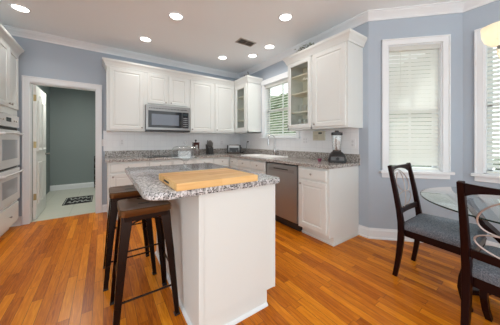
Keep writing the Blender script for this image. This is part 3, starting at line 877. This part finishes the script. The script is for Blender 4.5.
# unseen ceiling lamp added to brighten the hall
t = thing('hall_fill_lamp', 'added round flush ceiling lamp, out of view, brightening the hall', 'ceiling light', (-.45, 5.2, H - .2))
MB().lathe([(.14, 0), (.14, -.02), (.1, -.07), (.02, -.09)], (0, 0, 0), 24).build('lamp_shade', mat('hall_fill_shade', (1, .95, .88), .5, emit=2), t)
ld = bpy.data.lights.new('hall', 'AREA'); ld.shape = 'DISK'; ld.size = .25; ld.energy = HALL_FILL_W; ld.color = (1, .95, .85)
lo = bpy.data.objects.new('hall_fill_bulb', ld); COL.objects.link(lo); lo.parent = t; lo.location = (0, 0, -.1)

# ---------------------------------------------------------------- chandelier
t = thing('chandelier', 'hanging lamp with frosted glass bowl shades above the glass table', 'chandelier', (2.36, .06, 0))
MB().lathe([(.065, H - .001), (.06, H - .025), (.012, H - .04), (.011, 2.0), (.03, 1.96), (.035, 1.85), (.02, 1.75), (.008, 1.70)], (0, 0, 0), 18).build('stem', NICKEL, t)
for k in range(3):
    a = math.radians(148 + 120 * k); ux, uy = math.cos(a), math.sin(a); R_ = .285
    o = MB().tube([(ux * .02, uy * .02, 1.80), (ux * .10, uy * .10, 1.72), (ux * .20, uy * .20, 1.72), (ux * .27, uy * .27, 1.76), (ux * R_, uy * R_, 1.80)], .007, 8).build('arm', NICKEL, t)
    MB().lathe([(.016, 1.785), (.02, 1.80), (.012, 1.81)], (ux * R_, uy * R_, 0), 14).build('socket', NICKEL, o)
    s = MB().lathe([(.018, 1.803), (.045, 1.81), (.075, 1.84), (.088, 1.88), (.092, 1.93), (.089, 1.93), (.084, 1.88), (.07, 1.845), (.04, 1.816), (.016, 1.81)], (ux * R_, uy * R_, 0), 24, cap=False)
    s.build('lamp_shade', SHADE, t)
    ld = bpy.data.lights.new('bulb', 'POINT'); ld.energy = 1.0; ld.shadow_soft_size = .03; ld.color = (1, .93, .80)
    lo = bpy.data.objects.new('shade_bulb', ld); COL.objects.link(lo); lo.parent = t; lo.location = (ux * R_, uy * R_, 1.87)

# ---------------------------------------------------------------- things on top of the cabinets
ztop = UZ1 + .081
t = thing('garland', 'small green leafy garland lying on the cabinet above the glass door', 'garland', (2.43, 2.10, UZ1 + .001))
b = MB()
for k in range(150):
    x, y = random.gauss(0, .035), random.uniform(-.19, .17); z = .125 + random.uniform(0, .09) * (1 - abs(y) / .3)
    Mx = Matrix.Translation((x - .0, y, z)) @ Matrix.Rotation(random.uniform(0, 6.3), 4, 'Z') @ Matrix.Rotation(random.uniform(-1, 1), 4, 'X')
    l = random.uniform(.02, .04)
    vs = [b.bm.verts.new(Mx @ Vector(p)) for p in ((0, 0, 0), (.009, l * .5, .004), (0, l, 0), (-.009, l * .5, .004))]
    b.bm.faces.new(vs)
b.build('leaves', LEAF, t)
MB().tube([(.0, -.19, .108), (-.02, -.08, .12), (.0, .05, .115), (-.01, .17, .108)], .006, 6).build('stem', mat('twig', (.12, .08, .04), .8), t)
MB().box(-.03, .06, -.16, .14, .0, .12, .01).build('planter', mat('moss_tray', (.16, .15, .06), .9), t)
t = thing('metal_scroll', 'tiny dark iron scroll ornament standing on the corner cabinet', 'ornament', (2.40, 3.60, UZ1 + .001))
b = MB()
for (y, h) in ((.03, .15), (-.09, .19), (.12, .12)):
    b.tube([(-.02, y, 0), (-.02, y, h * .8), (-.02, y + .015, h), (-.02, y + .03, h * .95)], .006, 6)
b.tube([(-.02, -.10, .095), (-.02, .13, .095)], .005, 6)
b.build('scroll', BLACK, t)
MB().box(-.05, .02, -.12, .14, 0, .012, .003).build('foot', BLACK, t)

# ---------------------------------------------------------------- island
IX0, IX1, IY0, IY1 = .463, 1.05, 1.20, 2.42
t = thing('kitchen_island', 'white kitchen island under a granite slab in the middle of the room', 'kitchen island', ((IX0 + IX1) / 2, (IY0 + IY1) / 2, 0))
cxI, cyI = (IX0 + IX1) / 2, (IY0 + IY1) / 2
def bI(b, x0, x1, y0, y1, z0, z1, bev=0): b.box(x0 - cxI, x1 - cxI, y0 - cyI, y1 - cyI, z0, z1, bev)
b = MB(); bI(b, IX0, IX1, IY0, IY1, .105, .874); bI(b, IX0, IX1 - .075, IY0, IY1, 0, .106)
b.build('carcass', WHITE, t)
b = MB(); bI(b, IX0 - .003, IX0 + .028, IY0 - .006, IY0 + .002, 0, .874, .002); b.build('corner_trim', WHITE, t)
b = MB(); bI(b, IX1 - .012, IX1 + .002, IY0 - .004, IY0 + .01, .105, .874, .001)
b.build('corner_trim', WHITE, t)
b = MB()
sp = [(0, 0), (.016, 0), (.014, .010), (.006, .018), (0, .02)]
b.sweep([(IX1 - .075 - cxI, IY0 - cyI), (IX0 - cxI, IY0 - cyI), (IX0 - cxI, IY1 - cyI)], sp, 1)
b.build('shoe_trim', TRIM, t)
for k in range(2):
    y0 = IY1 - .02 - k * .59; y1 = y0 - .57
    # faces +x: build in a rotated child
    o = MB().panel(0, .57, .13, .70, 0, RAISED).build('door', WHITE, t); o.location = (IX1 - cxI, y1 - cyI, 0); o.rotation_euler = (0, 0, PI / 2)
    knob(o, .53, -.02, .66)
    o = MB().panel(0, .57, .725, .85, 0, DRAWER).build('drawer', WHITE, t); o.location = (IX1 - cxI, y1 - cyI, 0); o.rotation_euler = (0, 0, PI / 2)
    knob(o, .285, -.02, .79)
# slab
x0, x1, y0, y1 = .175, 1.085, 1.165, 2.475
poly = []
for (cx, cy, a0, r) in ((x1 - .03, y1 - .03, 0, .03), (x0 + .03, y1 - .03, PI / 2, .03), (x0 + .09, y0 + .09, PI, .09), (x1 - .03, y0 + .03, 1.5 * PI, .03)):
    for k in range(9):
        a = a0 + PI / 2 * k / 8; poly.append((cx + r * math.cos(a), cy + r * math.sin(a)))
tag(MB().prism(poly, .8755, .914, .009).build('island_countertop', GRAN, smooth=True), 'polished grey speckled granite slab on the island, overhanging the stools', 'countertop')

# cutting board
t = thing('cutting_board', 'thick light maple cutting board on the island', 'cutting board', (.59, 1.375, .9145), 0)
b = MB(); b.box(-.27, .27, -.222, .222, 0, .042, .004)
b.build('board', BOARD, t)
b = MB(); b.box(-.2712, -.269, -.06, .06, .014, .026, .001); b.build('hand_grip', GAPSHADE, t)

# cake stand
t = thing('cake_stand', 'clear glass cake stand with domed lid on the island behind the cutting board', 'cake stand', (.645, 2.03, .9145))
MB().lathe([(.055, 0), (.055, .006), (.02, .018), (.012, .05), (.02, .08), (.05, .098), (.138, .104), (.150, .118), (.143, .119), (.134, .110), (.01, .110)], (0, 0, 0), 36).build('pedestal_plate', CLEAR, t)
MB().lathe([(.128, .112), (.128, .175), (.120, .20), (.10, .214), (.07, .221), (.02, .224), (.02, .220), (.07, .217), (.098, .210), (.116, .197), (.124, .175), (.124, .112)], (0, 0, 0), 36, cap=False).build('dome', CLEAR, t)
MB().lathe([(.008, .224), (.008, .238), (.017, .25), (.017, .262), (.008, .27)], (0, 0, 0), 16).build('dome_knob', CLEAR, t)

# ---------------------------------------------------------------- stools
def make_stool(label):
    t = thing('bar_stool', label, 'stool', group='metal stools at the island')
    hs, ht, hf = .155, .130, .196
    z = .755
    b = MB()
    b.loft([rrect(-hs + .004, hs - .004, -hs + .004, hs - .004, .03, z - .045), rrect(-hs, hs, -hs, hs, .032, z - .040), rrect(-hs, hs, -hs, hs, .032, z - .006), rrect(-hs + .006, hs - .006, -hs + .006, hs - .006, .03, z),
            rrect(-hs + .03, hs - .03, -hs + .03, hs - .03, .02, z - .003), rrect(-.03, .03, -.03, .03, .01, z - .008)])
    b.build('seat', SEATM, t, smooth=True)
    MB().box(-.035, .035, -.008, .008, z - .0075, z - .0055, .0005).build('grip_slot', BLACK, t)
    b = MB()
    b.loft([rrect(-hs + .008, hs - .008, -hs + .008, hs - .008, .03, z - .075), rrect(-hs + .008, hs - .008, -hs + .008, hs - .008, .03, z - .044)], False, False)
    b.build('skirt', BRONZE, t, smooth=True)
    for sx in (-1, 1):
        for sy in (-1, 1):
            b = MB(); rings = []
            # angle-section channel leg, wide at the top, narrow at the foot
            for (zz, k, wd) in ((z - .045, 0, .062), (.45, .42, .048), (.0, 1, .030)):
                c = (hs - .012) + (hf - hs + .012) * k; th = .008
                pts = [(c, c), (c - wd, c), (c - wd, c - th), (c - th * 1.6, c - th), (c - th, c - th * 1.6), (c - th, c - wd), (c, c - wd)]
                pts = [(c - .006, c), *pts[1:], (c, c - .006)]
                ring = [(p[0] * sx, p[1] * sy, zz) for p in pts]
                rings.append(ring if sx * sy > 0 else list(reversed(ring)))
            b.loft(rings)
            l = b.build('leg', BRONZE, t)
            MB().box(*sorted((sx * (hf - .034), sx * (hf + .001))), *sorted((sy * (hf - .034), sy * (hf + .001))), 0, .014, .003).build('rubber_foot', BLACK, l)
    def q(zz): k = (z - .045 - zz) / (z - .045); return (hs - .012) + (hf - hs + .012) * k - .012
    for (zz, a, c) in ((.205, (-1, -1), (1, -1)), (.36, (-1, 1), (1, 1)), (.30, (-1, -1), (-1, 1)), (.30, (1, -1), (1, 1))):
        r = q(zz); MB().tube([(a[0] * r, a[1] * r, zz), (c[0] * r, c[1] * r, zz)], .0065, 8).build('stretcher', BRONZE, t)
    # arched brace under each side
    for (a, c) in (((-1, -1), (1, -1)), ((-1, 1), (1, 1)), ((-1, -1), (-1, 1)), ((1, -1), (1, 1))):
        pts = []
        for k in range(9):
            u = k / 8; zz = .60 + .085 * math.sin(PI * u) ** .6; r = hs - .016
            pts.append(((a[0] + (c[0] - a[0]) * u) * r, (a[1] + (c[1] - a[1]) * u) * r, zz))
        MB().tube(pts, .006, 6).build('brace', BRONZE, t)
    return t
st = make_stool('dark bronze metal stool nearer the viewer, its whole brown seat in view')
place(st, (.235, 1.665, 0))
dup(st, (.195, 2.225, 0), 0, 'dark bronze metal stool farther along the island, seat partly hidden by the near one')

# ---------------------------------------------------------------- table
TX, TY, TR = 2.37, .05, .635
t = thing('dining_table', 'round glass-topped dining table with curved dark wood base', 'table', (TX, TY, 0))
n = 72
o = MB().lathe([(TR - .002, .738), (TR, .742), (TR, .748), (TR - .003, .750)], (0, 0, 0), n).build('tabletop', TABLEGL, t, 'clear glass top')
MB().lathe([(TR + .0005, .7395), (TR + .0022, .742), (TR + .0022, .7475), (TR + .0005, .749)], (0, 0, 0), n, cap=False).build('polished_edge', EDGE, o)
for k in range(4):
    a = math.radians(90 * k)
    Rz = Matrix.Rotation(a, 4, 'Z')
    prof = [(.36, .73), (.34, .68), (.27, .56), (.17, .46), (.10, .36), (.10, .26), (.17, .14), (.27, .05), (.34, .02)]
    b = MB(); b.bar([Rz @ Vector((r, 0, z)) for r, z in prof], .11, .035, tuple(Rz @ Vector((0, 1, 0))))
    b.build('curved_leg', ESPR, t, bevel=.006)
MB().lathe([(.10, .30), (.12, .31), (.12, .34), (.10, .35)], (0, 0, 0), 24).build('hub', ESPR, t)
for k in range(4):
    a = math.radians(90 * k)
    MB().lathe([(.02, .7305), (.02, .7375)], (.345 * math.cos(a), .345 * math.sin(a), 0), 12).build('glass_pad', BLACK, t)

# ---------------------------------------------------------------- chairs (local: faces +y)
def make_chair(label):
    t = thing('dining_chair', label, 'chair', group='dark dining chairs at the glass table')
    hw = .208
    def backy(z): return -.205 - .09 * max(0, (z - .45) / .51) ** 1.2 if z > .45 else -.205 - .05 * ((.45 - z) / .45) ** 1.7
    zs = [0, .1, .2, .3, .4, .48, .58, .7, .82, .965]
    for s in (-1, 1):
        MB().bar([(s * hw, backy(z), z) for z in zs], [.030, .032, .034, .036, .038, .038, .036, .034, .032, .030], [.034, .036, .04, .044, .046, .046, .04, .036, .034, .030]).build('back_post', ESPR, t, bevel=.004)
    # crest rail: curved back in the middle, arched underside
    rings = []; m_ = 12
    for k in range(m_ + 1):
        u = -1 + 2 * k / m_; x = u * (hw - .014); y0_ = backy(.93) - .022 * (1 - u * u)
        ztop_ = .958 - .006 * (1 - u * u); zb = .898 + .028 * (1 - u * u) - .012 * abs(u) ** 6
        rings.append([(x, y0_ - .010, zb), (x, y0_ + .010, zb), (x, y0_ + .010, ztop_), (x, y0_ - .010, ztop_)])
    MB().loft(rings).build('crest_rail', ESPR, t, bevel=.003)
    rings = []
    for k in range(m_ + 1):
        u = -1 + 2 * k / m_; x = u * (hw - .014); y0_ = backy(.58) - .012 * (1 - u * u)
        rings.append([(x, y0_ - .010, .545), (x, y0_ + .010, .545), (x, y0_ + .010, .59), (x, y0_ - .010, .59)])
    MB().loft(rings).build('lower_rail', ESPR, t, bevel=.003)
    # wire loops
    def ell(cx, cz, rx, rz_, rot, off):
        p = []
        for k in range(40):
            a = 2 * PI * k / 40; u, v = rx * math.cos(a), rz_ * math.sin(a)
            x = cx + u * math.cos(rot) - v * math.sin(rot); z = cz + u * math.sin(rot) + v * math.cos(rot)
            p.append((x, backy(z) - .018 + off, z))
        return p
    for (cx, cz, rx, rz_, rot, off) in ((-.01, .81, .150, .088, .45, 0), (.06, .74, .085, .160, .25, .008), (.0, .645, .165, .062, -.12, -.008)):
        MB().tube(ell(cx, cz, rx, rz_, rot, off), .0042, 8, closed=True).build('wire_loop', WIRE, t, 'satin metal wire oval')
    # seat
    b = MB()
    def trap(ins, z, r=.03):
        f = .25 - ins; bk = .212 - ins; p = rrect(-1, 1, -.205 + ins, .238 - ins, .0001, z)
        out = []
        for (x, y, zz) in rrect(-f, f, -.20 + ins, .238 - ins, r, z):
            k = (y + .20) / .44; out.append((x * ((bk + (f - bk) * k) / f), y, zz))
        return out
    b.loft([trap(.004, .428), trap(0, .44), trap(.0, .468), trap(.008, .486), trap(.03, .497), trap(.09, .503, .05)])
    b.build('seat', FABRIC, t, 'grey woven upholstered cushion', smooth=True)
    b = MB()
    b.loft([trap(.006, .372), trap(.006, .427)])
    b.build('seat_frame', ESPR, t)
    for s in (-1, 1):
        pts = [(s * .215, .212, .40), (s * .228, .198, .30), (s * .234, .180, .22), (s * .234, .172, .15), (s * .228, .186, .07), (s * .220, .215, 0)]
        MB().bar(pts, [.042, .04, .038, .036, .034, .032], [.046, .044, .042, .038, .036, .034]).build('front_leg', ESPR, t, bevel=.004)
    return t
ch = make_chair('dark wood dining chair beside the bay window wall, grey seat in full view')
place(ch, (2.325, .565, 0), PI)
dup(ch, (1.872, .065, 0), -PI / 2 - .105, 'dark wood dining chair nearest the viewer, seen from behind its wire back')
